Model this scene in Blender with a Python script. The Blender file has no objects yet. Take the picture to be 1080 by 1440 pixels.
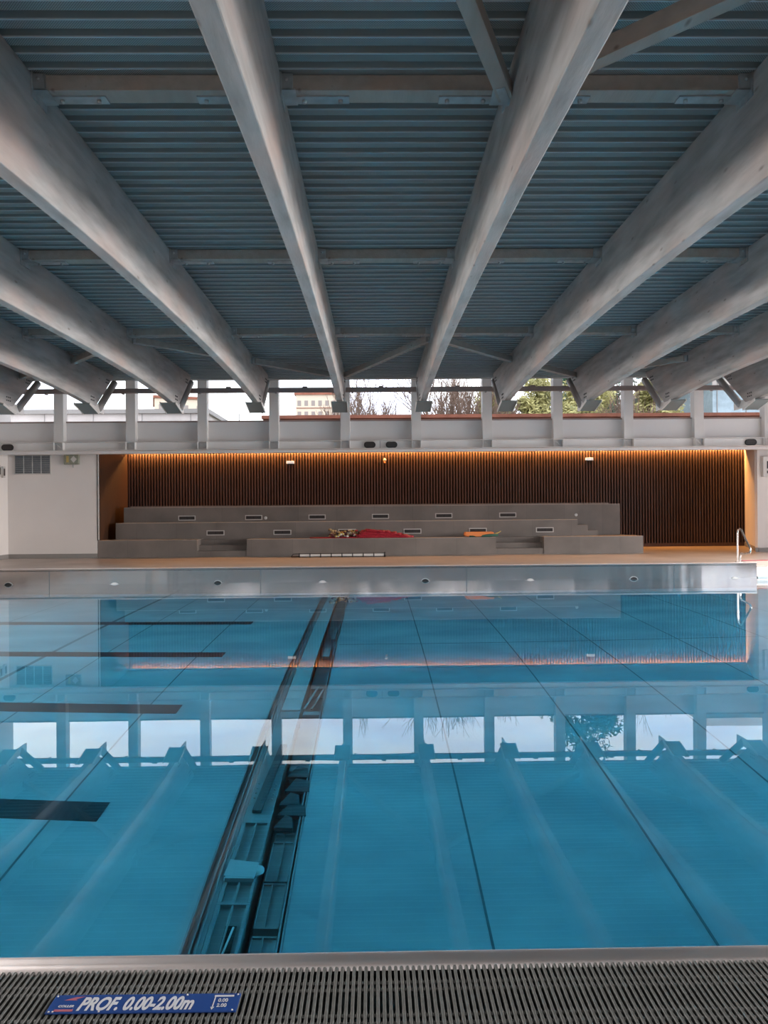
import bpy, bmesh, math, random
from mathutils import Vector, Matrix
SC = bpy.context.scene
COL = SC.collection
PI = math.pi
random.seed(7)

# ------------------------------------------------------------------ camera
cam_data = bpy.data.cameras.new('camera')
cam = bpy.data.objects.new('camera', cam_data); COL.objects.link(cam)
cam_data.sensor_fit = 'VERTICAL'; cam_data.sensor_height = 36.0
cam_data.lens = 36.0 * 1000.0 / 1440.0
cam_data.clip_start = 0.05; cam_data.clip_end = 2000
YAW, ROLL = 0.0132, 0.0082
cam.matrix_world = (Matrix.Translation((0, 0, 1.6)) @ Matrix.Rotation(-YAW, 4, 'Z')
                    @ Matrix.Rotation(PI / 2, 4, 'X') @ Matrix.Rotation(-ROLL, 4, 'Z'))
SC.camera = cam
SC.view_settings.view_transform = 'Standard'
SC.view_settings.look = 'None'
SC.view_settings.gamma = 1.0
SC.view_settings.use_curve_mapping = False
SC.view_settings.exposure = 0.0

# ------------------------------------------------------------------ sky
SKY = 3.3
w = bpy.data.worlds.new('overcast_sky'); SC.world = w; w.use_nodes = True
nt = w.node_tree; nt.nodes.clear()
out = nt.nodes.new('ShaderNodeOutputWorld'); bg = nt.nodes.new('ShaderNodeBackground')
tc = nt.nodes.new('ShaderNodeTexCoord'); mp = nt.nodes.new('ShaderNodeMapping')
mp.inputs['Scale'].default_value = (2.5, 2.5, 9)
nz = nt.nodes.new('ShaderNodeTexNoise'); nz.inputs['Scale'].default_value = 2.2; nz.inputs['Detail'].default_value = 7
cr = nt.nodes.new('ShaderNodeValToRGB')
cr.color_ramp.elements[0].position = 0.34; cr.color_ramp.elements[0].color = (0.70, 0.73, 0.90, 1)
cr.color_ramp.elements[1].position = 0.66; cr.color_ramp.elements[1].color = (1.0, 0.97, 0.96, 1)
nt.links.new(tc.outputs['Generated'], mp.inputs['Vector']); nt.links.new(mp.outputs[0], nz.inputs['Vector'])
nt.links.new(nz.outputs['Fac'], cr.inputs['Fac']); nt.links.new(cr.outputs[0], bg.inputs['Color'])
bg.inputs['Strength'].default_value = SKY
nt.links.new(bg.outputs[0], out.inputs[0])

# ------------------------------------------------------------------ area lamps added to light the hall from out of view
def area(name, loc, rot, sx, sy, power, col=(1, 1, 1)):
    l = bpy.data.lights.new(name, 'AREA'); l.shape = 'RECTANGLE'; l.size = sx; l.size_y = sy
    l.energy = power; l.color = col
    o = bpy.data.objects.new(name, l); COL.objects.link(o); o.location = loc; o.rotation_euler = rot
    return o
r_ = area('daylight_fill_right', (14.8, 9.5, 2.2), (PI / 2 - .45, 0, PI / 2), 16, 2.6, 2400, (1.0, 0.94, 0.91))  # added lamp at the unseen right wall, stands in for daylight
l_ = area('daylight_fill_left', (-10.5, 9.0, 2.2), (PI / 2 - .45, 0, -PI / 2), 12, 2.6, 1400, (1.0, 0.94, 0.91))  # added lamp before the closed left wall, where no window is built
for q_ in (r_, l_): q_.data.spread = 1.6
area('daylight_fill_back', (1.0, -5.9, 4.0), (PI / 2, 0, 0), 22, .9, 230, (1.0, 0.93, 0.88))  # added lamp behind the camera, brightens the faces turned towards it

# ------------------------------------------------------------------ materials
def mat(name, col, rough=0.6, metal=0.0, var=0.0, col2=None, scale=3.0, stretch=(1, 1, 1), bump=0.0,
        bscale=40.0, spec=0.5, aniso=0.0, contrast=(0.35, 0.65)):
    m = bpy.data.materials.new(name); m.use_nodes = True
    n = m.node_tree; b = n.nodes['Principled BSDF']
    b.inputs['Roughness'].default_value = rough; b.inputs['Metallic'].default_value = metal
    b.inputs['Specular IOR Level'].default_value = spec
    if aniso: b.inputs['Anisotropic'].default_value = aniso
    c1 = (*col, 1)
    if col2 is None and var:
        col2 = tuple(max(0, c * (1 - var)) for c in col)
    if col2 is not None or bump:
        t = n.nodes.new('ShaderNodeTexCoord'); mpp = n.nodes.new('ShaderNodeMapping')
        mpp.inputs['Scale'].default_value = stretch
        n.links.new(t.outputs['Object'], mpp.inputs['Vector'])
    if col2 is not None:
        z = n.nodes.new('ShaderNodeTexNoise'); z.inputs['Scale'].default_value = scale; z.inputs['Detail'].default_value = 6
        n.links.new(mpp.outputs[0], z.inputs['Vector'])
        r = n.nodes.new('ShaderNodeValToRGB')
        r.color_ramp.elements[0].position = contrast[0]; r.color_ramp.elements[1].position = contrast[1]
        r.color_ramp.elements[0].color = (*col2, 1); r.color_ramp.elements[1].color = c1
        n.links.new(z.outputs['Fac'], r.inputs['Fac']); n.links.new(r.outputs[0], b.inputs['Base Color'])
    else:
        b.inputs['Base Color'].default_value = c1
    if bump:
        z2 = n.nodes.new('ShaderNodeTexNoise'); z2.inputs['Scale'].default_value = bscale; z2.inputs['Detail'].default_value = 4
        n.links.new(mpp.outputs[0], z2.inputs['Vector'])
        bp = n.nodes.new('ShaderNodeBump'); bp.inputs['Strength'].default_value = bump; bp.inputs['Distance'].default_value = 0.02
        n.links.new(z2.outputs['Fac'], bp.inputs['Height']); n.links.new(bp.outputs[0], b.inputs['Normal'])
    return m

def wood_mat(name, base, grain, knot, pink):
    """whitewashed glulam: long grain, rosy patches, small knots"""
    m = mat(name, base, 0.6, 0, col2=grain, scale=2.2, stretch=(4, .7, 4), bump=0.15, bscale=12, contrast=(.3, .7))
    n = m.node_tree; b = n.nodes['Principled BSDF']
    src = b.inputs['Base Color'].links[0].from_socket
    t = n.nodes.new('ShaderNodeTexCoord')
    m1 = n.nodes.new('ShaderNodeMapping'); m1.inputs['Scale'].default_value = (1.2, .5, 1.2)
    n1 = n.nodes.new('ShaderNodeTexNoise'); n1.inputs['Scale'].default_value = 1.3; n1.inputs['Detail'].default_value = 3
    r1 = n.nodes.new('ShaderNodeValToRGB'); r1.color_ramp.elements[0].position = .5; r1.color_ramp.elements[1].position = .72
    r1.color_ramp.elements[0].color = (0, 0, 0, 1); r1.color_ramp.elements[1].color = (.75, .75, .75, 1)
    n.links.new(t.outputs['Object'], m1.inputs[0]); n.links.new(m1.outputs[0], n1.inputs['Vector']); n.links.new(n1.outputs['Fac'], r1.inputs[0])
    x1 = n.nodes.new('ShaderNodeMix'); x1.data_type = 'RGBA'; x1.inputs['B'].default_value = (*pink, 1)
    n.links.new(r1.outputs[0], x1.inputs['Factor']); n.links.new(src, x1.inputs['A'])
    m2 = n.nodes.new('ShaderNodeMapping'); m2.inputs['Scale'].default_value = (4, 1.5, 4)
    v = n.nodes.new('ShaderNodeTexVoronoi'); v.inputs['Scale'].default_value = 1.3
    r2 = n.nodes.new('ShaderNodeValToRGB'); r2.color_ramp.elements[0].position = .03; r2.color_ramp.elements[1].position = .11
    r2.color_ramp.elements[0].color = (.8, .8, .8, 1); r2.color_ramp.elements[1].color = (0, 0, 0, 1)
    n.links.new(t.outputs['Object'], m2.inputs[0]); n.links.new(m2.outputs[0], v.inputs['Vector']); n.links.new(v.outputs['Distance'], r2.inputs[0])
    x2 = n.nodes.new('ShaderNodeMix'); x2.data_type = 'RGBA'; x2.inputs['B'].default_value = (*knot, 1)
    n.links.new(r2.outputs[0], x2.inputs['Factor']); n.links.new(x1.outputs['Result'], x2.inputs['A'])
    n.links.new(x2.outputs['Result'], b.inputs['Base Color'])
    return m

M = {}
M['beam'] = wood_mat('whitewashed_timber', (.50, .485, .47), (.31, .295, .28), (.20, .165, .14), (.56, .43, .38))
M['purlin'] = wood_mat('purlin_timber', (.47, .43, .39), (.38, .34, .30), (.2, .15, .12), (.48, .36, .29))
M['whitewall'] = mat('white_plaster', (.76, .72, .69), .7, var=.05, scale=.8)
M['whitesteel'] = mat('white_painted_steel', (.72, .70, .68), .45, var=.06, scale=2)
M['panel'] = mat('white_panel', (.74, .72, .71), .5)
M['galv'] = mat('galvanised_steel', (.55, .57, .57), .4, .6, var=.25, scale=8)
M['strut'] = mat('grey_painted_steel', (.40, .38, .37), .5)
M['darkbox'] = mat('grey_coated_plate', (.20, .23, .23), .5, .2)
M['tube'] = mat('red_oxide_tube', (.32, .25, .235), .5)
M['slat'] = mat('dark_slat_wood', (.085, .046, .040), .55, var=.3, scale=6, stretch=(3, 3, .4))
M['slatback'] = mat('slat_backing', (.012, .009, .009), .9)
M['sidewood'] = mat('brown_wood_panel', (.055, .026, .015), .5, var=.35, scale=5, stretch=(4, 4, .3))
M['skirt'] = mat('grey_skirting_tile', (.27, .255, .24), .5)
M['black'] = mat('black_plastic', (.012, .012, .013), .5)
M['grille'] = mat('dark_grille', (.07, .055, .05), .6)
M['greyglass'] = mat('grey_glass', (.06, .075, .09), .25)
M['palegrey'] = mat('pale_grey_plastic', (.62, .60, .57), .5)
M['vframe'] = mat('pale_vent_frame', (.55, .52, .49), .5)
M['red'] = mat('red_rope', (.42, .012, .03), .55, var=.4, scale=30)
M['redmat'] = mat('red_mat', (.35, .03, .05), .6)
M['orange'] = mat('orange_foam', (.75, .24, .07), .6)
M['green'] = mat('dark_green_cloth', (.03, .11, .08), .7)
M['yellow'] = mat('straw_cord', (.5, .38, .13), .7)
M['tan'] = mat('tan_float', (.42, .30, .16), .7)
M['maroon'] = mat('maroon_float', (.09, .015, .02), .6)
M['grating'] = mat('grey_plastic_grating', (.125, .13, .122), .5, var=.25, scale=60, bump=.1, bscale=300)
M['channelblack'] = mat('gutter_dark', (.01, .012, .014), .8)
M['blue'] = mat('blue_sign', (.012, .06, .26), .35)
M['signwhite'] = mat('white_print', (.62, .64, .68), .5)
M['signred'] = mat('red_print', (.45, .12, .16), .5)
M['concrete'] = mat('pale_concrete', (.60, .55, .52), .8, var=.15, scale=1.5)
M['terracotta'] = mat('terracotta_ledge', (.36, .13, .08), .8, var=.3, scale=2)
M['apart'] = mat('beige_facade', (.72, .60, .48), .8)
M['apartwin'] = mat('facade_window', (.32, .27, .25), .5)
M['bluefac'] = mat('blue_grey_facade', (.36, .46, .52), .6, var=.2, scale=3)
M['bark'] = mat('bark', (.24, .16, .12), .9, var=.3, scale=6)
M['leafyellow'] = mat('yellow_green_leaves', (.50, .46, .19), .7, col2=(.26, .25, .09), scale=1.5)
M['leafdark'] = mat('dark_green_leaves', (.06, .15, .09), .7, col2=(.03, .08, .05), scale=1.5)
M['ground'] = mat('grass_ground', (.16, .17, .10), .95, var=.3, scale=.5)
M['brass'] = mat('yellow_brass', (.5, .4, .1), .4, .4)

# corrugated deck with perforated dots
def deck_mat():
    m = mat('perforated_steel_deck', (.30, .36, .37), .5, .1)
    n = m.node_tree; b = n.nodes['Principled BSDF']
    t = n.nodes.new('ShaderNodeTexCoord'); mm = n.nodes.new('ShaderNodeMapping')
    mm.inputs['Rotation'].default_value = (0, 0, PI / 4)
    n.links.new(t.outputs['Object'], mm.inputs[0])
    v = n.nodes.new('ShaderNodeTexVoronoi'); v.inputs['Scale'].default_value = 75; v.inputs['Randomness'].default_value = 0
    v.voronoi_dimensions = '2D'
    n.links.new(mm.outputs[0], v.inputs['Vector'])
    r = n.nodes.new('ShaderNodeValToRGB'); r.color_ramp.elements[0].position = .25; r.color_ramp.elements[1].position = .34
    r.color_ramp.elements[0].color = (.07, .08, .08, 1); r.color_ramp.elements[1].color = (.34, .37, .365, 1)
    n.links.new(v.outputs['Distance'], r.inputs[0]); n.links.new(r.outputs[0], b.inputs['Base Color'])
    return m
M['deck'] = deck_mat()
M['deckplain'] = mat('plain_steel_deck', (.28, .34, .35), .45, .1)
M['decklip'] = mat('steel_deck_edge', (.58, .66, .68), .4, .2)  # paler than the deck: light caught on the edges is put into the colour

# tiles: large-format grey stone with joints
def tile_mat(name, c1, c2, joint, sx, sz, axes='XZ', rough=.5):
    m = mat(name, c1, rough, 0, col2=c2, scale=1.1)
    n = m.node_tree; b = n.nodes['Principled BSDF']; src = b.inputs['Base Color'].links[0].from_socket
    t = n.nodes.new('ShaderNodeTexCoord'); sep = n.nodes.new('ShaderNodeSeparateXYZ'); cmb = n.nodes.new('ShaderNodeCombineXYZ')
    n.links.new(t.outputs['Object'], sep.inputs[0])
    n.links.new(sep.outputs[axes[0]], cmb.inputs['X']); n.links.new(sep.outputs[axes[1]], cmb.inputs['Y'])
    br = n.nodes.new('ShaderNodeTexBrick'); br.offset = 0
    br.inputs['Color1'].default_value = (1, 1, 1, 1); br.inputs['Color2'].default_value = (.88, .88, .88, 1)
    br.inputs['Mortar'].default_value = (joint, joint, joint, 1); br.inputs['Scale'].default_value = 1
    br.inputs['Mortar Size'].default_value = .004; br.inputs['Brick Width'].default_value = sx; br.inputs['Row Height'].default_value = sz
    n.links.new(cmb.outputs[0], br.inputs['Vector'])
    x = n.nodes.new('ShaderNodeMix'); x.data_type = 'RGBA'; x.blend_type = 'MULTIPLY'; x.inputs['Factor'].default_value = 1
    n.links.new(src, x.inputs['A']); n.links.new(br.outputs['Color'], x.inputs['B']); n.links.new(x.outputs['Result'], b.inputs['Base Color'])
    return m
M['stone'] = tile_mat('grey_stone_tile', (.215, .185, .165), (.155, .135, .12), .7, 1.2, 2.5)
M['decktile'] = tile_mat('beige_deck_tile', (.50, .42, .37), (.42, .35, .30), .75, .6, .6, 'XY', .35)

# stainless steel of the pool walls
def steel(name, col, rough, bump=.0, dist=.02, sc=(1.2, .1, .3), aniso=.0):
    m = mat(name, col, rough, 1.0, aniso=aniso)
    n = m.node_tree; b = n.nodes['Principled BSDF']
    if bump:
        t = n.nodes.new('ShaderNodeTexCoord'); mm = n.nodes.new('ShaderNodeMapping'); mm.inputs['Scale'].default_value = sc
        z = n.nodes.new('ShaderNodeTexNoise'); z.inputs['Scale'].default_value = 1.6; z.inputs['Detail'].default_value = 1.5
        bp = n.nodes.new('ShaderNodeBump'); bp.inputs['Strength'].default_value = bump; bp.inputs['Distance'].default_value = dist
        n.links.new(t.outputs['Object'], mm.inputs[0]); n.links.new(mm.outputs[0], z.inputs['Vector'])
        n.links.new(z.outputs['Fac'], bp.inputs['Height']); n.links.new(bp.outputs[0], b.inputs['Normal'])
    return m
M['steelwall'] = steel('stainless_wall', (.50, .48, .47), .15, .35, .10)
M['steelrim'] = steel('stainless_rim', (.93, .86, .84), .42, .1, .01, (8, 8, 8))
M['rail'] = steel('polished_rail', (.75, .72, .70), .2)
M['poolfloor'] = mat('pool_floor_steel', (.38, .45, .47), .4, .0, col2=(.26, .33, .36), scale=1.1, stretch=(.7, 1.3, 1), contrast=(.38, .68), bump=.05, bscale=6)  # mottled steel tone, with cloudy caustic light put into the colour
M['poolwall'] = mat('pool_wall_steel', (.45, .55, .58), .4, .2)
M['lane'] = mat('lane_marking', (.018, .022, .03), .5)
M['seam'] = mat('floor_seam', (.09, .13, .145), .6)
M['mech'] = mat('submerged_steel', (.30, .32, .33), .5, .2, var=.2, scale=3)
M['mechlight'] = mat('submerged_steel_pale', (.46, .48, .49), .5, .2)
M['mechdark'] = mat('submerged_dark_steel', (.05, .06, .065), .6)

# water: real refraction with blue-green absorption
def water_mat():
    m = bpy.data.materials.new('pool_water'); m.use_nodes = True
    n = m.node_tree; n.nodes.clear()
    o = n.nodes.new('ShaderNodeOutputMaterial'); g = n.nodes.new('ShaderNodeBsdfGlass')
    g.inputs['IOR'].default_value = 1.333; g.inputs['Roughness'].default_value = 0
    t = n.nodes.new('ShaderNodeTexCoord'); mm = n.nodes.new('ShaderNodeMapping'); mm.inputs['Scale'].default_value = (.55, .9, 1)
    z = n.nodes.new('ShaderNodeTexNoise'); z.inputs['Scale'].default_value = 1.6; z.inputs['Detail'].default_value = 2
    bp = n.nodes.new('ShaderNodeBump'); bp.inputs['Strength'].default_value = .014; bp.inputs['Distance'].default_value = .02
    n.links.new(t.outputs['Object'], mm.inputs[0]); n.links.new(mm.outputs[0], z.inputs['Vector'])
    n.links.new(z.outputs['Fac'], bp.inputs['Height']); n.links.new(bp.outputs[0], g.inputs['Normal'])
    n.links.new(g.outputs[0], o.inputs['Surface'])
    va = n.nodes.new('ShaderNodeVolumeAbsorption'); va.inputs['Color'].default_value = (.0, .80, .97, 1); va.inputs['Density'].default_value = .40
    n.links.new(va.outputs[0], o.inputs['Volume'])
    return m
M['water'] = water_mat()
def glass_mat():
    m = bpy.data.materials.new('window_glass'); m.use_nodes = True
    n = m.node_tree; n.nodes.clear()
    o = n.nodes.new('ShaderNodeOutputMaterial'); t = n.nodes.new('ShaderNodeBsdfTransparent'); g = n.nodes.new('ShaderNodeBsdfGlossy')
    g.inputs['Roughness'].default_value = .02; t.inputs['Color'].default_value = (.95, .97, .97, 1)
    f = n.nodes.new('ShaderNodeFresnel'); f.inputs['IOR'].default_value = 1.3; mx = n.nodes.new('ShaderNodeMixShader')
    n.links.new(f.outputs[0], mx.inputs[0]); n.links.new(t.outputs[0], mx.inputs[1]); n.links.new(g.outputs[0], mx.inputs[2]); n.links.new(mx.outputs[0], o.inputs[0])
    return m
M['glass'] = glass_mat()
def emit(name, col, s):
    m = bpy.data.materials.new(name); m.use_nodes = True
    b = m.node_tree.nodes['Principled BSDF']; b.inputs['Base Color'].default_value = (*col, 1)
    b.inputs['Emission Color'].default_value = (*col, 1); b.inputs['Emission Strength'].default_value = s
    return m
M['led'] = emit('amber_led', (1.0, .36, .08), 40)
M['litwhite'] = emit('lit_white_sign', (.9, .86, .8), .55)

# ------------------------------------------------------------------ mesh helpers
class MB:
    def __init__(s): s.v = []; s.f = []; s.mi = []; s.sm = []
    def add(s, vs, fs, mi=0, smooth=False):
        o = len(s.v); s.v += [tuple(v) for v in vs]; s.f += [tuple(i + o for i in f) for f in fs]
        s.mi += [mi] * len(fs); s.sm += [smooth] * len(fs); return s
    def box(s, x0, x1, y0, y1, z0, z1, mi=0, mtx=None):
        vs = [Vector((x, y, z)) for z in (z0, z1) for y in (y0, y1) for x in (x0, x1)]
        if mtx: vs = [mtx @ v for v in vs]
        return s.add(vs, [(0, 2, 3, 1), (4, 5, 7, 6), (0, 1, 5, 4), (2, 6, 7, 3), (0, 4, 6, 2), (1, 3, 7, 5)], mi)
    def cbox(s, c, sz, mtx=None, mi=0):
        x, y, z = sz
        T = Matrix.Translation(c) @ (mtx or Matrix.Identity(4))
        return s.box(-x / 2, x / 2, -y / 2, y / 2, -z / 2, z / 2, mi, T)
    def prism(s, pts, axis, a, b, mi=0):
        """pts: 2-D outline; axis 'X' -> pts are (y,z); 'Y' -> (x,z); 'Z' -> (x,y)"""
        def P(p, t): return {'X': (t, p[0], p[1]), 'Y': (p[0], t, p[1]), 'Z': (p[0], p[1], t)}[axis]
        n = len(pts); vs = [P(p, a) for p in pts] + [P(p, b) for p in pts]
        fs = [tuple(range(n)), tuple(range(2 * n - 1, n - 1, -1))] + [(i, i + n, (i + 1) % n + n, (i + 1) % n) for i in range(n)]
        return s.add(vs, fs, mi)
    def bar(s, p, q, w, h, up=(0, 0, 1), mi=0):
        p, q = Vector(p), Vector(q); d = (q - p).normalized(); u = Vector(up); r = d.cross(u).normalized(); u = r.cross(d).normalized()
        vs = []
        for e in (p, q):
            for a, b in ((-1, -1), (1, -1), (1, 1), (-1, 1)): vs.append(e + r * a * w / 2 + u * b * h / 2)
        return s.add(vs, [(0, 1, 2, 3), (7, 6, 5, 4), (0, 4, 5, 1), (1, 5, 6, 2), (2, 6, 7, 3), (3, 7, 4, 0)], mi)
    def tube(s, pts, rad, seg=10, mi=0, caps=True):
        pts = [Vector(p) for p in pts]; n = len(pts)
        rads = rad if isinstance(rad, (list, tuple)) else [rad] * n
        vs = []; prev = None
        for i, p in enumerate(pts):
            d = (pts[min(i + 1, n - 1)] - pts[max(i - 1, 0)]).normalized()
            if prev is None: a = d.orthogonal().normalized()
            else: a = (prev - d * prev.dot(d)).normalized()
            prev = a; b = d.cross(a)
            for k in range(seg):
                t = 2 * PI * k / seg; vs.append(p + (a * math.cos(t) + b * math.sin(t)) * rads[i])
        fs = [(i * seg + k, i * seg + (k + 1) % seg, (i + 1) * seg + (k + 1) % seg, (i + 1) * seg + k) for i in range(n - 1) for k in range(seg)]
        if caps: fs += [tuple(range(seg - 1, -1, -1)), tuple((n - 1) * seg + k for k in range(seg))]
        return s.add(vs, fs, mi, True)
    def ball(s, c, r, seg=10, rings=6, mi=0, sq=(1, 1, 1)):
        vs = []; fs = []
        for j in range(rings + 1):
            ph = PI * j / rings
            for k in range(seg):
                t = 2 * PI * k / seg
                vs.append((c[0] + r * sq[0] * math.sin(ph) * math.cos(t), c[1] + r * sq[1] * math.sin(ph) * math.sin(t), c[2] + r * sq[2] * math.cos(ph)))
        for j in range(rings):
            for k in range(seg): fs.append((j * seg + k, (j + 1) * seg + k, (j + 1) * seg + (k + 1) % seg, j * seg + (k + 1) % seg))
        return s.add(vs, fs, mi, True)
    def mesh(s, name, mats):
        me = bpy.data.meshes.new(name); me.from_pydata(s.v, [], s.f)
        for m in (mats if isinstance(mats, (list, tuple)) else [mats]): me.materials.append(m)
        me.polygons.foreach_set('material_index', s.mi); me.polygons.foreach_set('use_smooth', s.sm)
        me.update(); return me
    def build(s, name, mats, parent=None, loc=None, bevel=0):
        o = bpy.data.objects.new(name, s.mesh(name, mats)); COL.objects.link(o)
        if loc: o.location = loc
        if parent: o.parent = parent
        if bevel:
            b = o.modifiers.new('bevel', 'BEVEL'); b.width = bevel; b.segments = 2; b.limit_method = 'ANGLE'
        return o

def tag(o, label=None, cat=None, group=None, kind=None):
    if label: o['label'] = label
    if cat: o['category'] = cat
    if group: o['group'] = group
    if kind: o['kind'] = kind
    return o
def empty(name, loc, label, cat, group=None, kind=None):
    o = bpy.data.objects.new(name, None); COL.objects.link(o); o.location = loc; o.empty_display_size = .2
    return tag(o, label, cat, group, kind)
def struct(mb, name, mats, label=None):
    o = mb.build(name, mats); o['kind'] = 'structure'
    if label: o['label'] = label
    return o
def copy_tree(o, parent=None):
    c = o.copy(); COL.objects.link(c); c.parent = parent
    for ch in list(o.children): copy_tree(ch, c)
    return c
ORD = ['first', 'second', 'third', 'fourth', 'fifth', 'sixth', 'seventh', 'eighth', 'ninth', 'tenth', 'eleventh', 'twelfth']

# ------------------------------------------------------------------ key measures (metres)
DK = 0.335                      # far deck level above the water
YP0, YP1 = 2.58, 16.4           # pool near / far edge
XL, XR = -9.4, 12.0             # pool ends
YW, YB = 20.8, 24.3             # white wall plane, slat wall plane
S, X0 = 1.988, -0.806           # roof beam spacing and offset
def roof(y): return 5.142 + .0017 * y

# ------------------------------------------------------------------ structure: floor, walls, ceiling
b = MB(); b.box(-16, 16, 16.9 + .3, 26, -.5, DK); b.box(-16, 8.9, YP1 + .06, 17.2, -.5, DK); b.box(10.7, 16, YP1 + .06, 17.2, -.5, DK)
b.box(-16, XL - .05, -6, YP1 + .06, -.5, DK); b.box(XR + .05, 16, -6, YP1 + .06, -.5, DK)
struct(b, 'floor', M['decktile'], 'beige tiled pool deck')
b = MB(); b.box(XL - .05, XR + .05, -6, 1.98, -.5, 0.012)
struct(b, 'floor_near_deck', M['decktile'])
# pool basin
b = MB()
b.box(XL - .3, -1.18, YP0 - .3, YP1 + .3, -2.3, -2.0); b.box(-.575, XR + .3, YP0 - .3, YP1 + .3, -2.3, -2.0)
struct(b, 'floor_pool_basin', M['poolfloor'], 'blue-green steel pool floor')
b = MB(); b.box(XL - .3, XL, YP0 - .3, YP1 + .3, -2.0, 0.0); b.box(XR, XR + .3, YP0 - .3, YP1 + .3, -2, 0); b.box(XL, XR, YP0 - .3, YP0, -2.0, -.06)
b.box(-1.6, -.2, YP0 - .3, YP0, -2.7, -2.0); b.box(-1.6, -.2, YP1 - .03, YP1 + .3, -2.7, -2.0)
struct(b, 'wall_pool_basin', M['poolwall'])
# floor seams
sm = MB()
for x in (.69, 2.0, 3.27, 4.6, 5.9, 7.2, -2.53, -3.87, -6.5): sm.box(x - .008, x + .008, YP0, YP1, -2.0, -1.997)
sm.box(-4.66 - .03, -4.66 + .03, YP0, YP1, -2.0, -1.997)
sm.box(-.55, XR, 10.79, 10.81, -2.0, -1.997)
tag(sm.build('floor_seams', M['seam']), kind='structure')
for i, y in enumerate((12.56, 10.2, 7.87, 5.67, 3.4)):
    o = MB().box(XL, -2.17 if i < 4 else -2.2, y - .14, y + .14, -2.0, -1.994).build('lane_line', M['lane'])
    tag(o, ['dark lane line on the pool floor, farthest from the camera', 'dark lane line on the pool floor, second from the far side',
            'dark lane line on the pool floor, third from the far side, under the window reflections',
            'dark lane line on the pool floor, nearest one in full view at the left edge',
            'dark lane line on the pool floor close under the near edge'][i], 'lane line', 'lane lines on the pool floor')
# far steel wall
b = MB(); b.prism([(YP1 + .06, -2.0), (YP1, -2.0), (YP1, DK - .035), (YP1 - .02, DK - .02), (YP1 - .02, DK), (YP1 + .02, DK + .012), (YP1 + .16, DK + .012), (YP1 + .16, DK - .1), (YP1 + .06, DK - .1)], 'X', XL, 8.86)
b.box(10.75, XR + .05, YP1, YP1 + .1, -2.0, DK + .01)
struct(b, 'wall_pool_far', M['steelwall'], 'stainless steel pool wall rising above the water')
b = MB(); b.box(XL, 8.86, YP1 - .024, YP1 + .17, DK + .012, DK + .02)
b.box(10.75, XR, YP1 - .024, YP1 + .17, DK + .012, DK + .02)
struct(b, 'trim_1', M['steelrim'], 'bright steel lip along the far pool edge')
b = MB()
for x in (-7.47, -2.64, 2.11, 6.93): b.box(x - .006, x + .006, YP1 - .004, YP1 + .01, 0.0, DK - .04)
struct(b, 'trim_2', M['seam'], 'vertical joints in the steel pool wall')
# steps at the far right corner
st = empty('pool_steps', (9.8, 16.8, 0), 'steel steps set into the far right corner of the pool beside the handrail', 'steps')
for z, y0, y1 in ((.215, 16.82, 17.2), (.06, 16.42, 16.84), (-.22, 16.05, 16.45)):
    MB().box(-.92, .93, y0 - 16.8, y1 - 16.8, z - .03, z).box(-.9, .91, y0 - 16.8, y1 - 16.8, -1.99, z - .03, 1).build('tread', [M['steelrim'], M['poolwall']], st)
for a_, c_ in ((-.94, -.92), (.93, .95)): MB().box(a_, c_, -.36, .4, -1.99, DK).build('side_plate', M['steelrim'], st)
# water
wb = MB(); wb.box(XL + .0, XR, YP0 + .0, YP1 + .03, -2.62, 0.0)
wo = wb.build('pool_water', M['water'])
tag(wo, 'calm blue pool water mirroring the windows and roof', 'water', kind='stuff')

# near rim, gutter and grating
b = MB(); b.prism([(2.585, -.07), (2.585, -.002), (2.578, .007), (2.568, .011), (2.556, .008), (2.545, .000), (2.512, -.004), (2.512, -.07)], 'X', XL, XR)
for f in range(len(b.sm)): b.sm[f] = True
struct(b, 'trim_3', M['steelrim'], 'steel rim between the pool and the grating')
b = MB(); b.box(XL, XR, 1.98, 2.52, -.26, -.22); b.box(XL, XR, 1.94, 1.98, -.26, 0.0); b.box(XL, XR, 2.50, 2.53, -.26, -.02)
struct(b, 'floor_gutter', M['channelblack'])
struct(MB().box(XL, -1.325, 1.98, 2.512, -.03, -.002), 'trim_4', M['steelrim'], 'steel cover plate left of the grating')

g = MB()
ys = []; y = 2.508
nodes = []
yn = 2.437
while yn > 1.9: nodes += [yn, yn - .036]; yn -= .158
stops = sorted(set([2.508, 1.99] + [n + d for n in nodes for d in (-.011, -.005, .005, .011)]), reverse=True)
stops = [t for t in stops if 1.99 <= t <= 2.508]
nb = 190
for i in range(nb):
    x = -1.312 + i * .0208
    rows = []
    for t in stops:
        near = min(abs(t - n) for n in nodes)
        hw = .0062 + (.0012 if near < .006 else 0)
        rows.append([(x - hw, t, -.03), (x - hw, t, -.006), (x - hw * .55, t, -.0012), (x + hw * .55, t, -.0012), (x + hw, t, -.006), (x + hw, t, -.03)])
    vs = [p for r in rows for p in r]; n6 = 6
    fs = [(j * 6 + k, (j + 1) * 6 + k, (j + 1) * 6 + k + 1, j * 6 + k + 1) for j in range(len(rows) - 1) for k in range(5)]
    fs += [(0, 1, 2, 3, 4, 5), tuple((len(rows) - 1) * 6 + k for k in (5, 4, 3, 2, 1, 0))]
    g.add(vs, fs, 0, False)
gr = empty('overflow_grating', (0, 0, 0), 'dark grey slatted plastic overflow grating along the near pool edge', 'grating')
g.build('bars', M['grating'], gr)
rd = MB()
for n_ in nodes: rd.tube([(-1.32, n_, -.014), (-1.32 + nb * .0208, n_, -.014)], .0062, 8)
rd.build('cross_rods', M['grating'], gr)

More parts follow.
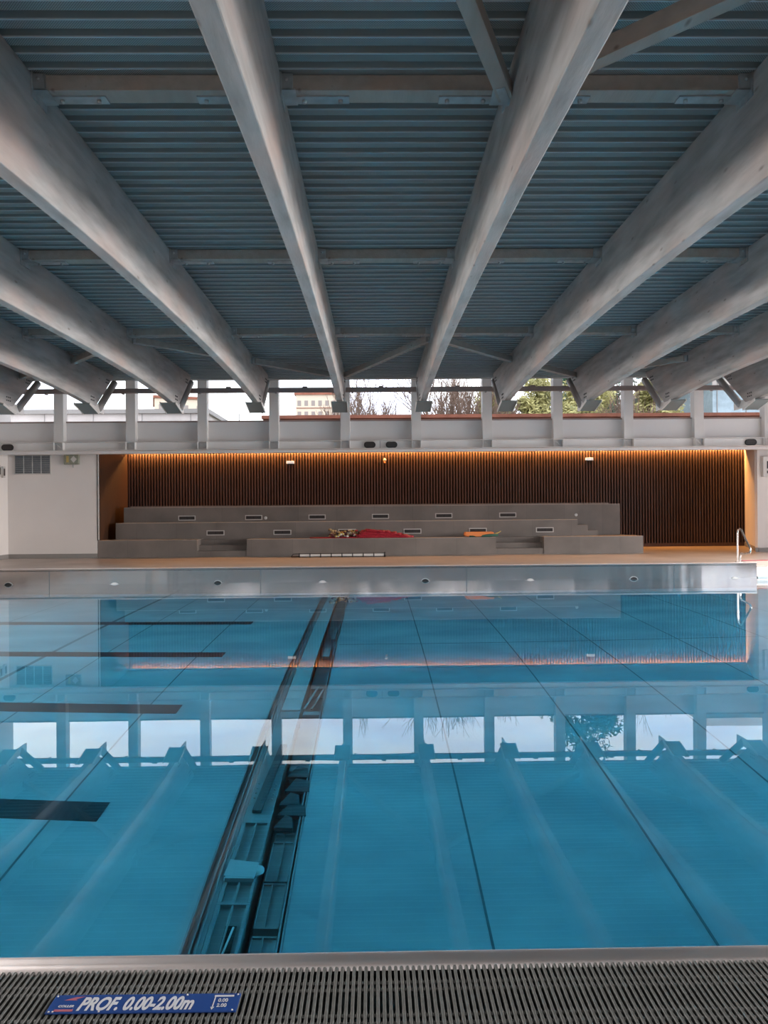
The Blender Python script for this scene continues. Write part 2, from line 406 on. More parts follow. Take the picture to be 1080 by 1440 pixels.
# depth sign on the grating
sg = empty('depth_sign', (-.764, 2.3325, .0), 'blue depth sign with white lettering fixed on the grating', 'sign')
sg.rotation_euler = (0, 0, -.008)
MB().box(-.306, .306, -.0435, .0435, -.0012, .0028).build('sign_plate', M['blue'], sg, bevel=.001)
def text(body, size, x, y, z, name, m, parent, sx=1.0, shear=0.0, off=0.0, align='LEFT'):
    c = bpy.data.curves.new(name, 'FONT'); c.body = body; c.size = size; c.shear = shear; c.offset = off; c.extrude = .0004; c.align_x = align
    t = bpy.data.objects.new(name + '_tmp', c); COL.objects.link(t)
    bpy.context.view_layer.update()
    me = bpy.data.meshes.new_from_object(t.evaluated_get(bpy.context.evaluated_depsgraph_get()))
    bpy.data.objects.remove(t); me.materials.clear(); me.materials.append(m)
    o = bpy.data.objects.new(name, me); COL.objects.link(o); o.parent = parent; o.location = (x, y, z); o.scale = (sx, 1, 1)
    return o, me
o, me = text('PROF. 0.00-2.00m', .084, -.212, -.030, .0033, 'lettering', M['signwhite'], sg, 1, .22, .0026)
wd = max(v.co.x for v in me.vertices) - min(v.co.x for v in me.vertices); o.scale = (.372 / wd, 1, 1)
lg = MB()
lg.add([(-.270, .016, .0034), (-.235, .032, .0034), (-.205, .034, .0034), (-.232, .021, .0034), (-.225, .016, .0034)], [(0, 1, 2, 3, 4)], 0)
MB().box(-.282, -.222, -.036, -.026, .0029, .0034, 0).build('logo_bar', M['signred'], sg)
lg.build('logo_mark', M['signred'], sg)
text('COLLER', .0135, -.277, -.016, .0033, 'logo_lettering', M['signwhite'], sg, 1.05, .15, .0002)
MB().box(.222, .286, .026, .034, .0029, .0034).box(.224, .2275, -.026, .026, .0029, .0034).add([(.219, -.022, .0034), (.2258, -.036, .0034), (.2325, -.022, .0034)], [(0, 1, 2)]).build('depth_symbol', M['signwhite'], sg)
text('0.00', .022, .238, .002, .0033, 'symbol_figures', M['signwhite'], sg, .85, 0, .0003)
text('2.00', .022, .238, -.022, .0033, 'symbol_figures', M['signwhite'], sg, .85, 0, .0003)
for x, y in ((-.298, .036), (-.296, -.037), (-.284, -.037), (.298, .036), (.293, -.037), (.13, .037), (-.135, -.038)): MB().ball((x, y, .003), .0032, 8, 4).build('screw', M['palegrey'], sg)

# ------------------------------------------------------------------ channel with machinery across the pool floor
tr = empty('floor_channel_machinery', (-.88, 9.5, -2.4), 'sunken steel channel with box beam and brackets crossing the pool floor', 'machinery')
def T(mb, name, m, bevel=0, label=None):
    mb.v = [(x + .88, y - 9.5, z + 2.4) for x, y, z in mb.v]
    o = mb.build(name, m, tr, bevel=bevel)
    if label: o['label'] = label
    return o
Y0, Y1 = 2.62, 16.35
T(MB().box(-1.30, -.45, Y0, Y1, -2.60, -2.56), 'channel_tray', M['mech'])
T(MB().box(-1.18, -1.168, Y0, Y1, -2.56, -1.992).box(-1.128, -1.118, Y0, Y1, -2.56, -1.998), 'guide_rail', M['mech'])
T(MB().box(-1.098, -1.055, Y0, Y1, -2.56, -2.0).box(-1.088, -1.083, Y0, Y1, -2.0, -1.985), 'cover_strip', M['mech'])
T(MB().box(-1.168, -1.128, Y0, Y1, -2.5, -2.07).box(-1.118, -1.098, Y0, Y1, -2.5, -2.05), 'guide_slot', M['mech'])
bb = MB()
def rails(mb, y0, y1, x0=-1.052, x1=-.835, zt=-2.0, rec=.035, gaps=2):
    mb.box(x0, x0 + .028, y0, y1, -2.3, zt); mb.box(x1 - .02, x1, y0, y1, -2.3, zt)
    mb.box((x0 + x1) / 2 - .006, (x0 + x1) / 2 + .006, y0, y1, -2.3, zt - .004)
    mb.box(x0 + .028, x1 - .02, y0, y1, -2.3, zt - rec)
rails(bb, Y0, 4.64); bb.box(-1.052, -.835, 4.64, 4.66, -2.3, -2.0); rails(bb, 4.66, 4.86); bb.box(-1.052, -.835, 4.86, 5.08, -2.3, -2.0)
rails(bb, 5.08, 5.56); bb.box(-1.052, -.835, 5.56, 7.80, -2.3, -2.0); T(MB().box(-1.045, -.835, 7.85, 15.95, -2.3, -1.985), 'cover_plate', mat('pale_cover_steel', (.40, .42, .42), .4, .1), .003)
bb.box(-1.052, -.835, 7.8, 7.85, -2.3, -2.03); bb.box(-1.052, -.835, 7.8, Y1, -2.45, -2.3)
T(bb, 'box_beam', M['mech'], .003)
T(MB().prism([(-1.055, 4.885), (-.842, 4.87), (-.838, 5.03), (-1.046, 5.066)], 'Z', -1.975, -1.955).box(-1.045, -.845, 4.86, 4.885, -2.0, -1.957), 'bracket_plate', M['mechlight'], .002)
T(MB().tube([(-.842, 4.96, -1.985), (-.842, 4.96, -1.968)], .055, 24), 'round_disc', M['palegrey'])
T(MB().prism([(-.998, 5.69), (-.925, 5.69), (-.862, 6.9), (-.930, 6.9)], 'Z', -2.0, -1.95), 'raised_bar', M['mechdark'], .004)
for y in (5.92, 6.0, 6.08, 6.16):
    for x, yy in ((-1.018, y), (-.868, y - .02)): T(MB().tube([(x, yy, -2.0), (x, yy, -1.985)], .008, 8), 'bolt', M['palegrey'])
T(MB().box(-.955, -.885, 4.1, 4.47, -2.03, -2.022), 'slot', M['channelblack'])
T(MB().tube([(-.90, 4.44, -2.0), (-.925, 4.22, -2.0)], .007, 8), 'piston_rod', M['palegrey'])
T(MB().tube([(-.928, 4.16, -2.02), (-.93, 4.22, -2.02)], .022, 12), 'piston_end', M['brass'])
# right hand lower tray
rt = MB(); rt.box(-.615, -.603, Y0, Y1, -2.56, -2.0); rt.box(-.590, -.577, Y0, Y1, -2.56, -1.995)
T(rt, 'edge_angle', M['mech'])
def pocket(y0, y1, z=-2.06, split=-.712):
    mb = MB(); mb.box(-.785, -.625, y0, y1, z - .4, z - .02)
    mb.box(-.785, -.778, y0, y1, z - .02, z); mb.box(-.632, -.625, y0, y1, z - .02, z); mb.box(split - .005, split + .005, y0, y1, z - .02, z)
    mb.box(-.785, -.625, y0, y0 + .012, z - .02, z); mb.box(-.785, -.625, y1 - .012, y1, z - .02, z); return mb
T(pocket(Y0, 4.42), 'tray_panel', M['mech']); T(pocket(4.47, 4.89, -2.045, -.72), 'tray_panel', M['mech']); T(pocket(4.92, 5.37, -2.06, -.70), 'tray_panel', M['mech'])
T(pocket(5.40, 5.52, -2.1), 'tray_panel', M['mech'])
for y0, x0, x1, dy in ((5.49, -.80, -.65, .14), (5.66, -.79, -.565, .14), (5.81, -.80, -.63, .16), (6.03, -.78, -.57, .18), (6.28, -.79, -.60, .16)):
    T(MB().prism([(x0, y0), (x1, y0 - .01), (x1 - .02, y0 + dy), (x0 + .07, y0 + dy * 1.25)], 'Z', -2.05, -1.99), 'fin', M['mechdark'], .004)
fr = MB(); fr.box(-.80, -.62, 6.5, 7.72, -2.5, -2.12); fr.bar((-.80, 7.9, -2.02), (-.70, 8.7, -2.02), .02, .03); fr.bar((-.72, 7.9, -2.02), (-.63, 8.6, -2.02), .02, .03)
fr.box(-.76, -.66, 10.1, 10.6, -2.3, -2.02); fr.box(-.70, -.64, 11.2, 12.1, -2.3, -2.04); fr.box(-.80, -.62, 7.74, 7.84, -2.4, -2.03)
fr.box(-.80, -.62, 8.8, 16.3, -2.5, -2.2)
T(fr, 'lower_frame', M['mech'])

# ------------------------------------------------------------------ white end walls, niche, slat wall
ZT = 3.70
b = MB(); b.box(-12, -8.07, YW, YW + .15, DK, 3.7); struct(b, 'wall_far_left', M['whitewall'], 'white wall left of the timber niche')
b = MB(); b.box(11.28, 16, YW, YW + .15, DK, 3.7); struct(b, 'wall_far_right', M['whitewall'])
b = MB(); b.add([(11.28, YW + .01, DK), (12.74, YB, DK), (12.94, YB, DK), (11.48, YW + .01, DK), (11.28, YW + .01, 3.7), (12.74, YB, 3.7), (12.94, YB, 3.7), (11.48, YW + .01, 3.7)],
              [(0, 1, 2, 3), (7, 6, 5, 4), (0, 4, 5, 1), (1, 5, 6, 2), (2, 6, 7, 3), (3, 7, 4, 0)]); struct(b, 'wall_niche_right', M['whitewall'])
b = MB(); b.add([(-8.0, YW + .02, DK), (-8.39, YB, DK), (-8.6, YB, DK), (-8.2, YW + .15, DK), (-8.0, YW + .02, ZT), (-8.39, YB, ZT), (-8.6, YB, ZT), (-8.2, YW + .15, ZT)],
              [(3, 2, 1, 0), (4, 5, 6, 7), (1, 5, 4, 0), (2, 6, 5, 1), (3, 7, 6, 2), (0, 4, 7, 3)])
struct(b, 'wall_niche_left', M['sidewood'], 'brown wood side wall of the niche')
b = MB(); b.box(-8.07, -8.045, YW - .01, YW + .02, DK + .5, ZT, 0); b.box(-8.045, -8.02, YW - .01, YW + .02, DK + .52, ZT, 1)
struct(b, 'trim_5', [M['black'], M['palegrey']], 'thin black and pale track on the niche edge')
b = MB(); b.box(-9, 13.2, YB + .06, YB + .2, DK, 4.0, 1)
x = -8.36
while x < 12.72:
    b.box(x, x + .048, YB, YB + .05, DK + .12, 3.66, 0); x += .0971
struct(b, 'wall_back', [M['slat'], M['slatback']], 'dark vertical timber slat wall under a line of amber light')
struct(MB().box(-8.45, 12.72, YB - .012, YB + .07, DK, DK + .12), 'baseboard_back', M['slat'])
struct(MB().box(-10.65, -8.07, YW - .02, YW, DK, DK + .125), 'baseboard_left', M['skirt'])
struct(MB().box(11.28, 15, YW - .02, YW, DK, DK + .125).box(11.2, 11.3, YW - .02, YW + .0, DK, DK + .125), 'baseboard_right', M['skirt'])
b = MB(); b.bar((11.265, YW, DK + .0625), (12.72, YB, DK + .0625), .02, .125); struct(b, 'baseboard_niche', M['skirt'])
b = MB(); b.box(-12, 16, 20.3, YB - .12, ZT, ZT + .12); b.box(-12, 16, YB - .12, YB + .2, ZT + .3, ZT + .4)
struct(b, 'ceiling_niche', M['sidewood'], 'dark timber soffit over the niche')
b = MB(); b.box(-10.85, -10.65, -6, YW + .2, -.3, 5.3); struct(b, 'wall_left', M['whitewall'])
struct(MB().box(-10.65, -10.63, -6, YW - .02, DK, DK + .125), 'baseboard_side', M['skirt'])
b = MB(); b.box(15, 15.2, -6, 26, -.3, .75); b.box(15, 15.2, -6, 26, 4.3, 5.9); b.box(15, 15.2, 17.5, 26, .7, 4.4); b.box(15, 15.2, -6, -.5, .7, 4.4)
struct(b, 'wall_right', M['whitewall'])
b = MB(); b.box(-12, 15.2, -6.2, -6, -.3, 3.5); b.box(-12, 15.2, -6.2, -6, 4.5, 5.5); b.box(-12, -10, -6.2, -6, 3.5, 4.5); b.box(12.6, 15.2, -6.2, -6, 3.5, 4.5)
struct(b, 'wall_front', M['whitewall'])
# LED line
ld = empty('led_strip', (2.2, YB - .09, 3.72), 'amber line of light hidden along the top of the slat wall', 'light')
MB().box(-10.5, 10.5, -.012, .012, -.006, .006).build('light_strip', M['led'], ld)
MB().box(-10.55, 10.55, -.03, -.016, -.05, .06).build('strip_holder', M['sidewood'], ld)
la = area('led_glow', (2.2, YB - .052, 3.695), (0.0, 0, 0), 21.0, .02, 680, (1.0, .43, .11))

# ------------------------------------------------------------------ ceiling deck
b = MB(); p = .19; y = -5.9
while y < 19.0:
    z = roof(y)
    pts = [(y, z), (y + .105, z), (y + .118, z + .05), (y + .175, z + .05), (y + .19, z)]
    for i, mi in ((0, 0), (1, 1), (2, 1), (3, 1)):
        (ya, za), (yb, zb) = pts[i], pts[i + 1]
        b.add([(-12, ya, za), (16, ya, za), (16, yb, zb), (-12, yb, zb)], [(0, 1, 2, 3)], mi)
    b.box(-12, 16, y - .004, y + .006, z - .008, z + .002, 2)
    y += p
b.box(-12, 16, -6, 19.02, 5.26, 5.40, 1)
struct(b, 'ceiling', [M['deck'], M['deckplain'], M['decklip']], 'ribbed and perforated grey-green steel roof deck')
b = MB(); b.box(-12, 16, 19.0, 19.06, roof(19) - .01, 5.75); b.box(-12, 16, 19.0, 20.5, 5.75, 5.9); b.box(-12, 16, 20.1, 20.3, 5.6, 5.76)
struct(b, 'ceiling_edge', M['whitesteel'])

# ------------------------------------------------------------------ roof beams
ZB = [(-5, 3.72), (0, 3.86), (3, 4.035), (4.5, 4.14), (6, 4.235), (8, 4.315), (10, 4.352), (12, 4.366), (14, 4.355), (16, 4.28), (16.95, 4.20)]
beam_meshes = {}
W = .147
def smooth_profile():
    import bisect
    pts = []
    ys = [-5 + i * .5 for i in range(44)] + [16.95]
    for y in ys:
        for (a, za), (c, zc) in zip(ZB, ZB[1:]):
            if a <= y <= c: pts.append((y, za + (zc - za) * (y - a) / (c - a))); break
    return pts
prof = smooth_profile()
for _ in range(2):
    prof = [prof[0]] + [(prof[i][0], (prof[i - 1][1] + prof[i][1] * 2 + prof[i + 1][1]) / 4) for i in range(1, len(prof) - 1)] + [prof[-1]]
outline = prof + [(17.25, 4.22), (18.36, 5.08), (18.4, roof(18) - .002), (-5, roof(-5) - .012)]
tim = MB().prism([(y, z) for y, z in outline], 'X', -W / 2, W / 2)
def make_beam():
    r = empty('roof_beam', (0, 0, 0), 'x', 'roof beam', 'whitewashed timber roof beams')
    tim.build('timber', M['beam'], r, bevel=.012)
    MB().tube([(0, 18.66, 5.02), (0, 17.60, 4.20)], .085, 14).build('strut', M['strut'], r)
    m = Matrix.Rotation(-.27, 4, 'X')
    MB().cbox((0, 16.86, 4.095), (.35, .58, .03), m).build('bearing_plate', M['darkbox'], r, bevel=.004)
    for sx_ in (-1, 1): MB().cbox((sx_ * .184, 16.86, 4.10), (.014, .58, .06), m).build('plate_flange', M['palegrey'], r)
    MB().box(-.012, .012, 17.02, 17.9, 4.10, 4.30).box(-W / 2 - .006, W / 2 + .006, 17.0, 17.16, 4.19, 4.21).build('web_plate', M['whitesteel'], r)
    for dx in (-1, 1):
        for yy, zz in ((17.92, 4.98), (18.0, 4.98), (18.08, 4.98), (17.88, 4.90), (17.96, 4.90), (18.04, 4.90), (17.02, 4.40), (17.10, 4.40), (17.02, 4.32), (17.10, 4.32), (16.94, 4.32), (16.94, 4.40)):
            MB().tube([(dx * W / 2, yy, zz), (dx * (W / 2 + .012), yy, zz)], .016, 8).build('bolt', M['mechdark'], r)
    return r
proto = None
ks = list(range(-4, 6))
for i, k in enumerate(ks):
    r = make_beam() if proto is None else copy_tree(proto)
    if proto is None: proto = r
    r.location = (X0 + k * S, 0, 0)
    where = {0: ', just left of the photo centre', 1: ', just right of the photo centre'}.get(k, '')
    r['label'] = f'long whitewashed timber roof beam, {ORD[i]} of ten from the left{where}'

# purlins between the beams
def make_purlin():
    r = empty('wood_purlin', (0, 0, 0), 'x', 'purlin', 'timber purlins between the roof beams')
    L = S - W
    MB().box(-L / 2 + .03, L / 2 - .03, -.09, .09, -.13, -.004).build('timber', M['purlin'], r, bevel=.004)
    for s in (-1, 1):
        br = MB(); xe = s * L / 2
        br.box(min(xe, xe - s * .10), max(xe, xe - s * .10), -.12, -.09, -.14, -.01)
        br.box(min(xe, xe - s * .012), max(xe, xe - s * .012), -.14, .12, -.20, -.005)
        br.box(min(xe, xe - s * .12), max(xe, xe - s * .12), -.12, .10, -.145, -.132)
        br.tube([(xe - s * .05, -.12, -.06), (xe - s * .05, -.14, -.06)], .014, 8)
        br.build('bracket', M['galv'], r)
        stp = MB(); a, c = xe - s * .10, xe - s * .55
        stp.box(min(a, c), max(a, c), -.02, .085, -.142, -.131)
        for q in (.18, .48):
            stp.tube([(xe - s * q, .03, -.142), (xe - s * q, .03, -.165)], .018, 8)
        stp.build('strap', M['galv'], r)
    return r
pp = None
rows = [(5.86, 'row nearest the camera'), (9.70, 'middle row'), (13.79, 'far row')]
for yy, rn in rows:
    for j, k in enumerate(range(-5, 6)):
        if yy < 6 and not -3 <= k <= 2: continue
        if 6 < yy < 10 and not -4 <= k <= 3: continue
        r = make_purlin() if pp is None else copy_tree(pp)
        if pp is None: pp = r
        r.location = (X0 + (k + .5) * S, yy, roof(yy))
        if k == -5: bay = 'left of the leftmost beam'
        elif k == 5: bay = 'right of the rightmost beam'
        else: bay = f'between the {ORD[k+4]} and {ORD[k+5]} beams from the left'
        r['label'] = f'timber purlin, {rn}, {bay}'

# diagonal braces
def brace(p, q, label, w=.11, h=.10):
    c = (Vector(p) + Vector(q)) / 2
    r = empty('diagonal_brace', c, label, 'roof brace', 'diagonal roof braces')
    P, Q = Vector(p) - c, Vector(q) - c; d = (Q - P).normalized()
    MB().bar(P + d * .06, Q - d * .06, w, h).build('timber', M['purlin'], r, bevel=.004)
    for e, s in ((P, 1), (Q, -1)):
        MB().bar(e, e + d * s * .26, .07, h + .014).build('end_plate', M['galv'], r)
zr = 5.04
def bx(k, s): return X0 + k * S + s * (W / 2 + .01)
brace((bx(1, -1), 5.72, 4.93), (bx(0, 1), 1.35, 4.93), 'whitewashed diagonal roof brace near the camera, left of the sixth beam', .12, .12)
brace((bx(1, 1), 5.55, 4.93), (bx(2, -1), 3.85, 4.93), 'whitewashed diagonal roof brace near the camera, right of the sixth beam', .12, .14)
far = [(0, 17.7, 1, 13.95), (1, 13.95, 2, 15.9), (2, 16.1, 3, 17.8), (3, 17.8, 4, 15.9), (-1, 15.9, 0, 17.7), (-2, 13.95, -1, 15.7), (-3, 15.9, -2, 13.95), (-4, 17.6, -3, 16.0)]
for k0, y0, k1, y1 in far:
    brace((bx(k0, 1), y0, 5.0), (bx(k1, -1), y1, 5.0), f'far diagonal roof brace between the {ORD[k0+4]} and {ORD[k1+4]} beams from the left', .12, .12)

# tube across the windows
t = empty('tie_tube', (0, 18.6, 4.80), 'long red-brown steel tube running across the tops of the windows', 'tube')
MB().bar((-11, 0, 0), (15, 0, 0), .12, .115).build('tube', M['tube'], t)
cl = MB()
for k in range(-5, 7):
    xx = X0 + k * S + 1.0
    cl.cbox((xx, 0, .07), (.12, .12, .04)); 
    for d_ in (-.75, .75): cl.cbox((xx + d_, 0, -.07), (.05, .1, .03))
cl.build('clips', M['tube'], t)

# ------------------------------------------------------------------ clerestory: rail, posts, panels, panes
rl = empty('channel_girder', (0, 19.9, 3.49), 'long white steel channel beam running under the windows', 'girder')
MB().box(-10.7, 15, .05, .07, -.12, .12).box(-10.7, 15, -.10, .07, .105, .12).box(-10.7, 15, -.10, .07, -.12, -.105).build('channel', M['whitesteel'], rl, bevel=.003)
MB().box(.16, .172, .046, .05, -.105, .105).build('joint', M['seam'], rl)
XP = -8.754
for k in range(11):
    x = XP + k * S
    MB().box(x - .13, x - .12, -.09, .05, -.105, .105).box(x + .12, x + .13, -.09, .05, -.105, .105).bar((x - .11, -.02, .10), (x + .11, -.02, -.10), .012, .015, (0, 1, 0)).build('gusset', M['whitesteel'], rl)
pm = None
for k in range(11):
    x = XP + k * S
    if pm is None: pm = MB().box(-.13, .13, 0, .26, 0, 2.05).mesh('window_post', M['whitesteel'])
    o = bpy.data.objects.new('window_post', pm); COL.objects.link(o); o.location = (x, 19.86, 3.612)
    tag(o, f'white square steel window post, {ORD[k]} of eleven from the left', 'post', 'white window posts')
b = MB(); b.box(-10.7, 15, 20.06, 20.12, 3.6, 4.17); b.box(-10.7, 15, 20.1, 20.3, 3.3, 4.17)
struct(b, 'wall_clerestory', M['panel'], 'white panels below the windows')
for k in range(-1, 11):
    xa, xb = XP + k * S + .13, XP + (k + 1) * S - .13
    if k == -1: xa = -10.65
    if k == 10: xb = 15
    o = MB().box(xa, xb, 20.14, 20.148, 4.2, 5.65).build(f'window_{k+2}', M['glass']); o['kind'] = 'structure'
    s_ = MB().box(xa, xb, 20.04, 20.2, 4.165, 4.205).build('window_sill', M['tube'], o)
for i, (x, z) in enumerate(((-10.2, 3.48), (-.12, 3.485), (.49, 3.485), (10.63, 3.485))):
    o = empty('oval_speaker', (x, 19.93, z), ['black oval vent on the white girder at the left edge of the photo', 'black oval vent on the white girder, left one of the middle pair',
                                             'black oval vent on the white girder, right one of the middle pair', 'black oval vent on the white girder at the right end'][i], 'vent', 'oval vents on the girder')
    n = 24; ring = MB(); pts = []
    for j in range(n):
        a = 2 * PI * j / n; cx = .075 if math.cos(a) > 0 else -.075
        pts.append((cx + .088 * math.cos(a), .088 * math.sin(a)))
    ring.prism(pts, 'Y', -.03, .02); ring.build('housing', M['black'], o, bevel=.008)
    gl = MB()
    for zz in (-.05, -.025, 0, .025, .05): gl.box(-.12, .12, -.036, -.03, zz - .004, zz + .004)
    gl.build('grille', M['grille'], o)
# diagonal white pipe at the right edge
o = MB().tube([(11.15, 19.6, 3.40), (12.3, 19.2, 4.6)], .07, 14).build('raking_pipe', M['whitesteel'])
tag(o, 'white diagonal steel pipe by the girder at the right edge', 'pipe')

# ------------------------------------------------------------------ tiered seating
bl = empty('tiered_seating', (0, YW, DK), 'grey stone tiled tiered seating in three steps with vents', 'bleacher')
def TB(mb, name, m, parent=bl, bevel=0):
    mb.v = [(x, y - YW, z - DK) for x, y, z in mb.v]; return mb.build(name, m, parent, bevel=bevel)
z1, z2, z3 = DK + .49, DK + .98, 1.79
f = MB()
for xa, xb in ((-8.06, -5.19), (-3.74, 3.55), (4.96, 7.89)): f.box(xa, xb, YW, 21.75, DK, z1)
for xa, xb in ((-5.19, -3.74), (3.55, 4.96)):
    f.box(xa, xb, YW + .02, 21.75, DK, DK + .17); f.box(xa, xb, YW + .27, 21.75, DK + .17, DK + .33); f.box(xa, xb, YW + .52, 21.75, DK + .33, z1)
f.box(6.8, 7.89, 21.7, 23.6, DK, z1)
TB(f, 'tier', M['stone'])
f = MB(); f.box(-7.83, 6.18, 21.6, 22.5, DK, z2); f.box(6.18, 6.5, 21.6, 22.5, DK, z2 - .16); f.box(6.5, 6.80, 21.6, 22.5, DK, z2 - .32)
TB(f, 'tier', M['stone'])
f = MB(); f.box(-7.86, 7.76, 22.4, 24.2, DK, z3); TB(f, 'tier', M['stone'])
# wood-coloured nosings / seat tops
f = MB()
f.box(-7.82, 6.18, 21.598, 22.4, z2, z2 + .012); f.box(-7.85, 7.76, 22.398, 23.0, z3, z3 + .012)
for xa, xb in ((-8.06, -5.19), (-3.74, 3.55), (4.96, 7.89)): f.box(xa, xb, YW - .002, 21.6, z1, z1 + .012)
TB(f, 'seat_top', M['decktile'])
f = MB(); f.box(-7.86, 7.6, 23.0, 23.3, z3, z3 + .06); TB(f, 'back_kerb', M['stone'])
def vent(x, y, z):
    v = empty('vent', (x, y - YW, z - DK), None, None); v.parent = bl
    MB().box(-.27, .27, -.012, .0, -.075, .075).build('vent_frame', M['vframe'], v)
    q = MB(); q.box(-.24, .24, -.016, -.008, -.05, .05, 0)
    for i in range(25):
        xx = -.235 + i * .0196
        if i != 12: q.box(xx, xx + .007, -.02, -.014, -.05, .05, 1)
    q.build('vent_grille', [M['black'], M['grille']], v)
for x, z in ((-5.89, 1.461), (-3.8, 1.461), (-1.81, 1.461), (.183, 1.465), (2.18, 1.47), (4.2, 1.475)): vent(x, 22.4, z)
for x, z in ((-4.82, 1.01), (-2.8, 1.01), (-.84, 1.02), (1.145, 1.01), (3.137, 1.015), (5.178, 1.018)): vent(x, 21.6, z)
for i, (x, z) in enumerate(((-3.426, 1.445), (6.365, 1.46))):
    o = MB().tube([(x, 22.4, z), (x, 22.385, z)], .05, 16).build('wall_button', M['palegrey'], bevel=.003)
    tag(o, ['small white round fixture on the top tier, left of centre beside the second vent', 'small white round fixture on the top tier near its right end'][i], 'fixture', 'round fixtures on the top tier')

# ------------------------------------------------------------------ things on the tiers and deck
def wobble(p, q, n, amp, rad, seed):
    rr = random.Random(seed); pts = []
    for i in range(n + 1):
        t_ = i / n; v = Vector(p).lerp(Vector(q), t_)
        pts.append(v + Vector((0, rr.uniform(-amp, amp), rr.uniform(-amp, amp) * .5)))
    return pts
zt = z1 + .012
o = empty('lane_rope_pile', (.4, 21.15, zt), 'heap of folded bright red lane rope on the lowest tier', 'rope')
rp = MB(); rr = random.Random(3)
for i in range(26):
    lay = i // 5; y = -.22 + (i % 5) * .105 + rr.uniform(-.02, .02); z = .032 + lay * .043
    L0 = -.93 + lay * .05 + rr.uniform(-.08, .08); L1 = .70 - lay * .16 + rr.uniform(-.12, .06)
    pts = wobble((L0, y, z), (L1, y + rr.uniform(-.05, .05), z - .012 * lay * (1 if i % 2 else .4)), 14, .014, .03, i)
    pts = [Vector((p_.x, p_.y, max(.028, p_.z))) for p_ in pts]
    rp.tube(pts, [.028 + .008 * ((j + i) % 2) for j in range(15)], 8)
for i in range(9):
    rp.ball((-.9 + rr.uniform(-.06, .35), rr.uniform(-.2, .2), .20 + rr.uniform(-.03, .05)), .03, 8, 5, sq=(1.6, 1, .8))
rp.build('rope', M['red'], o)
o = MB().tube([(-1.92, 21.02, zt + .018), (-1.6, 20.98, zt + .02), (-1.1, 21.0, zt + .02), (-.5, 20.93, zt + .02), (.2, 20.92, zt + .02), (.95, 20.95, zt + .02)], .02, 8).build('red_strap', M['red'])
tag(o, 'long flat red strap lying in front of the rope heap', 'strap')
MB().box(-.02, .02, -.02, .02, 0, .01)
cols = ['tan', 'maroon', 'yellow', 'tan', 'maroon', 'palegrey']
rr = random.Random(11)
fl = empty('float_string', (-.95, 21.12, zt), 'jumble of tan, straw and maroon floats beside the red rope', 'floats', kind='stuff')
pots = {c: MB() for c in set(cols)}
for i in range(95):
    c = cols[rr.randrange(6)]
    t_ = rr.random(); x = -.40 + .88 * t_; hh = .28 if x < -.25 else (.17 + .06 * abs(math.sin(x * 7)))
    z = .03 + rr.random() * (hh - .03); yy = rr.uniform(-.2, .2) * (1 - z * 1.5)
    pots[c].ball((x, yy, z), .032 + rr.random() * .016, 8, 5, sq=(1, 1, .8))
for c, mb_ in pots.items(): mb_.build('floats', M[c], fl)
# orange float, green cloth, cord at the step
o = MB(); o.prism([(-.43, .07), (-.36, .03), (.36, .04), (.43, .10), (.42, .17), (-.40, .17)], 'Y', -.22, .2)
o = o.build('orange_float', M['orange'], loc=(3.08, 21.1, zt - .02), bevel=.02); tag(o, 'flat orange foam float lying beside the right stair recess', 'float')
o = MB(); rr = random.Random(5)
o.tube([(-.4, 0, .026), (-.1, .05, .03), (.2, -.04, .05), (.42, .02, .06), (.3, .1, .045)], [.025, .03, .045, .04, .02], 8)
o = o.build('green_cloth', M['green'], loc=(3.18, 20.88, zt - .0)); tag(o, 'crumpled dark green cloth under the orange float', 'cloth')
o = MB().tube([(0, 0, .02), (.1, 0, .09), (.22, .03, .13), (.28, .03, .17)], [.022, .02, .018, .01], 8).build('straw_cord', M['yellow'], loc=(3.48, 21.1, zt)); tag(o, 'short straw coloured cord end beside the green cloth', 'cord')
# rack on the deck
rk = empty('floor_rack', (-1.03, 20.15, DK), 'low black rack with eight pale panels lying on the deck', 'rack')
fr = MB(); fr.tube([(-1.33, -.09, .03), (-1.27, -.09, .10), (-1.2, -.09, .105), (1.31, -.09, .105)], .010, 8); fr.tube([(-1.33, -.09, .02), (1.31, -.09, .02)], .012, 8)
fr.tube([(-1.33, .09, .02), (1.31, .09, .02)], .012, 8)
for i in range(9):
    x = -1.10 + i * .30
    fr.tube([(x, -.09, .0), (x, -.09, .125)], .012, 8); fr.tube([(x, -.09, .02), (x, .09, .02)], .01, 8)
fr.tube([(1.31, -.09, -.0), (1.31, -.09, .14)], .02, 8)
fr.build('frame', M['black'], rk)
for i in range(8):
    x = -1.10 + i * .30
    MB().box(x + .015, x + .285, -.085, -.075, .03, .098).build('panel', M['palegrey'], rk)

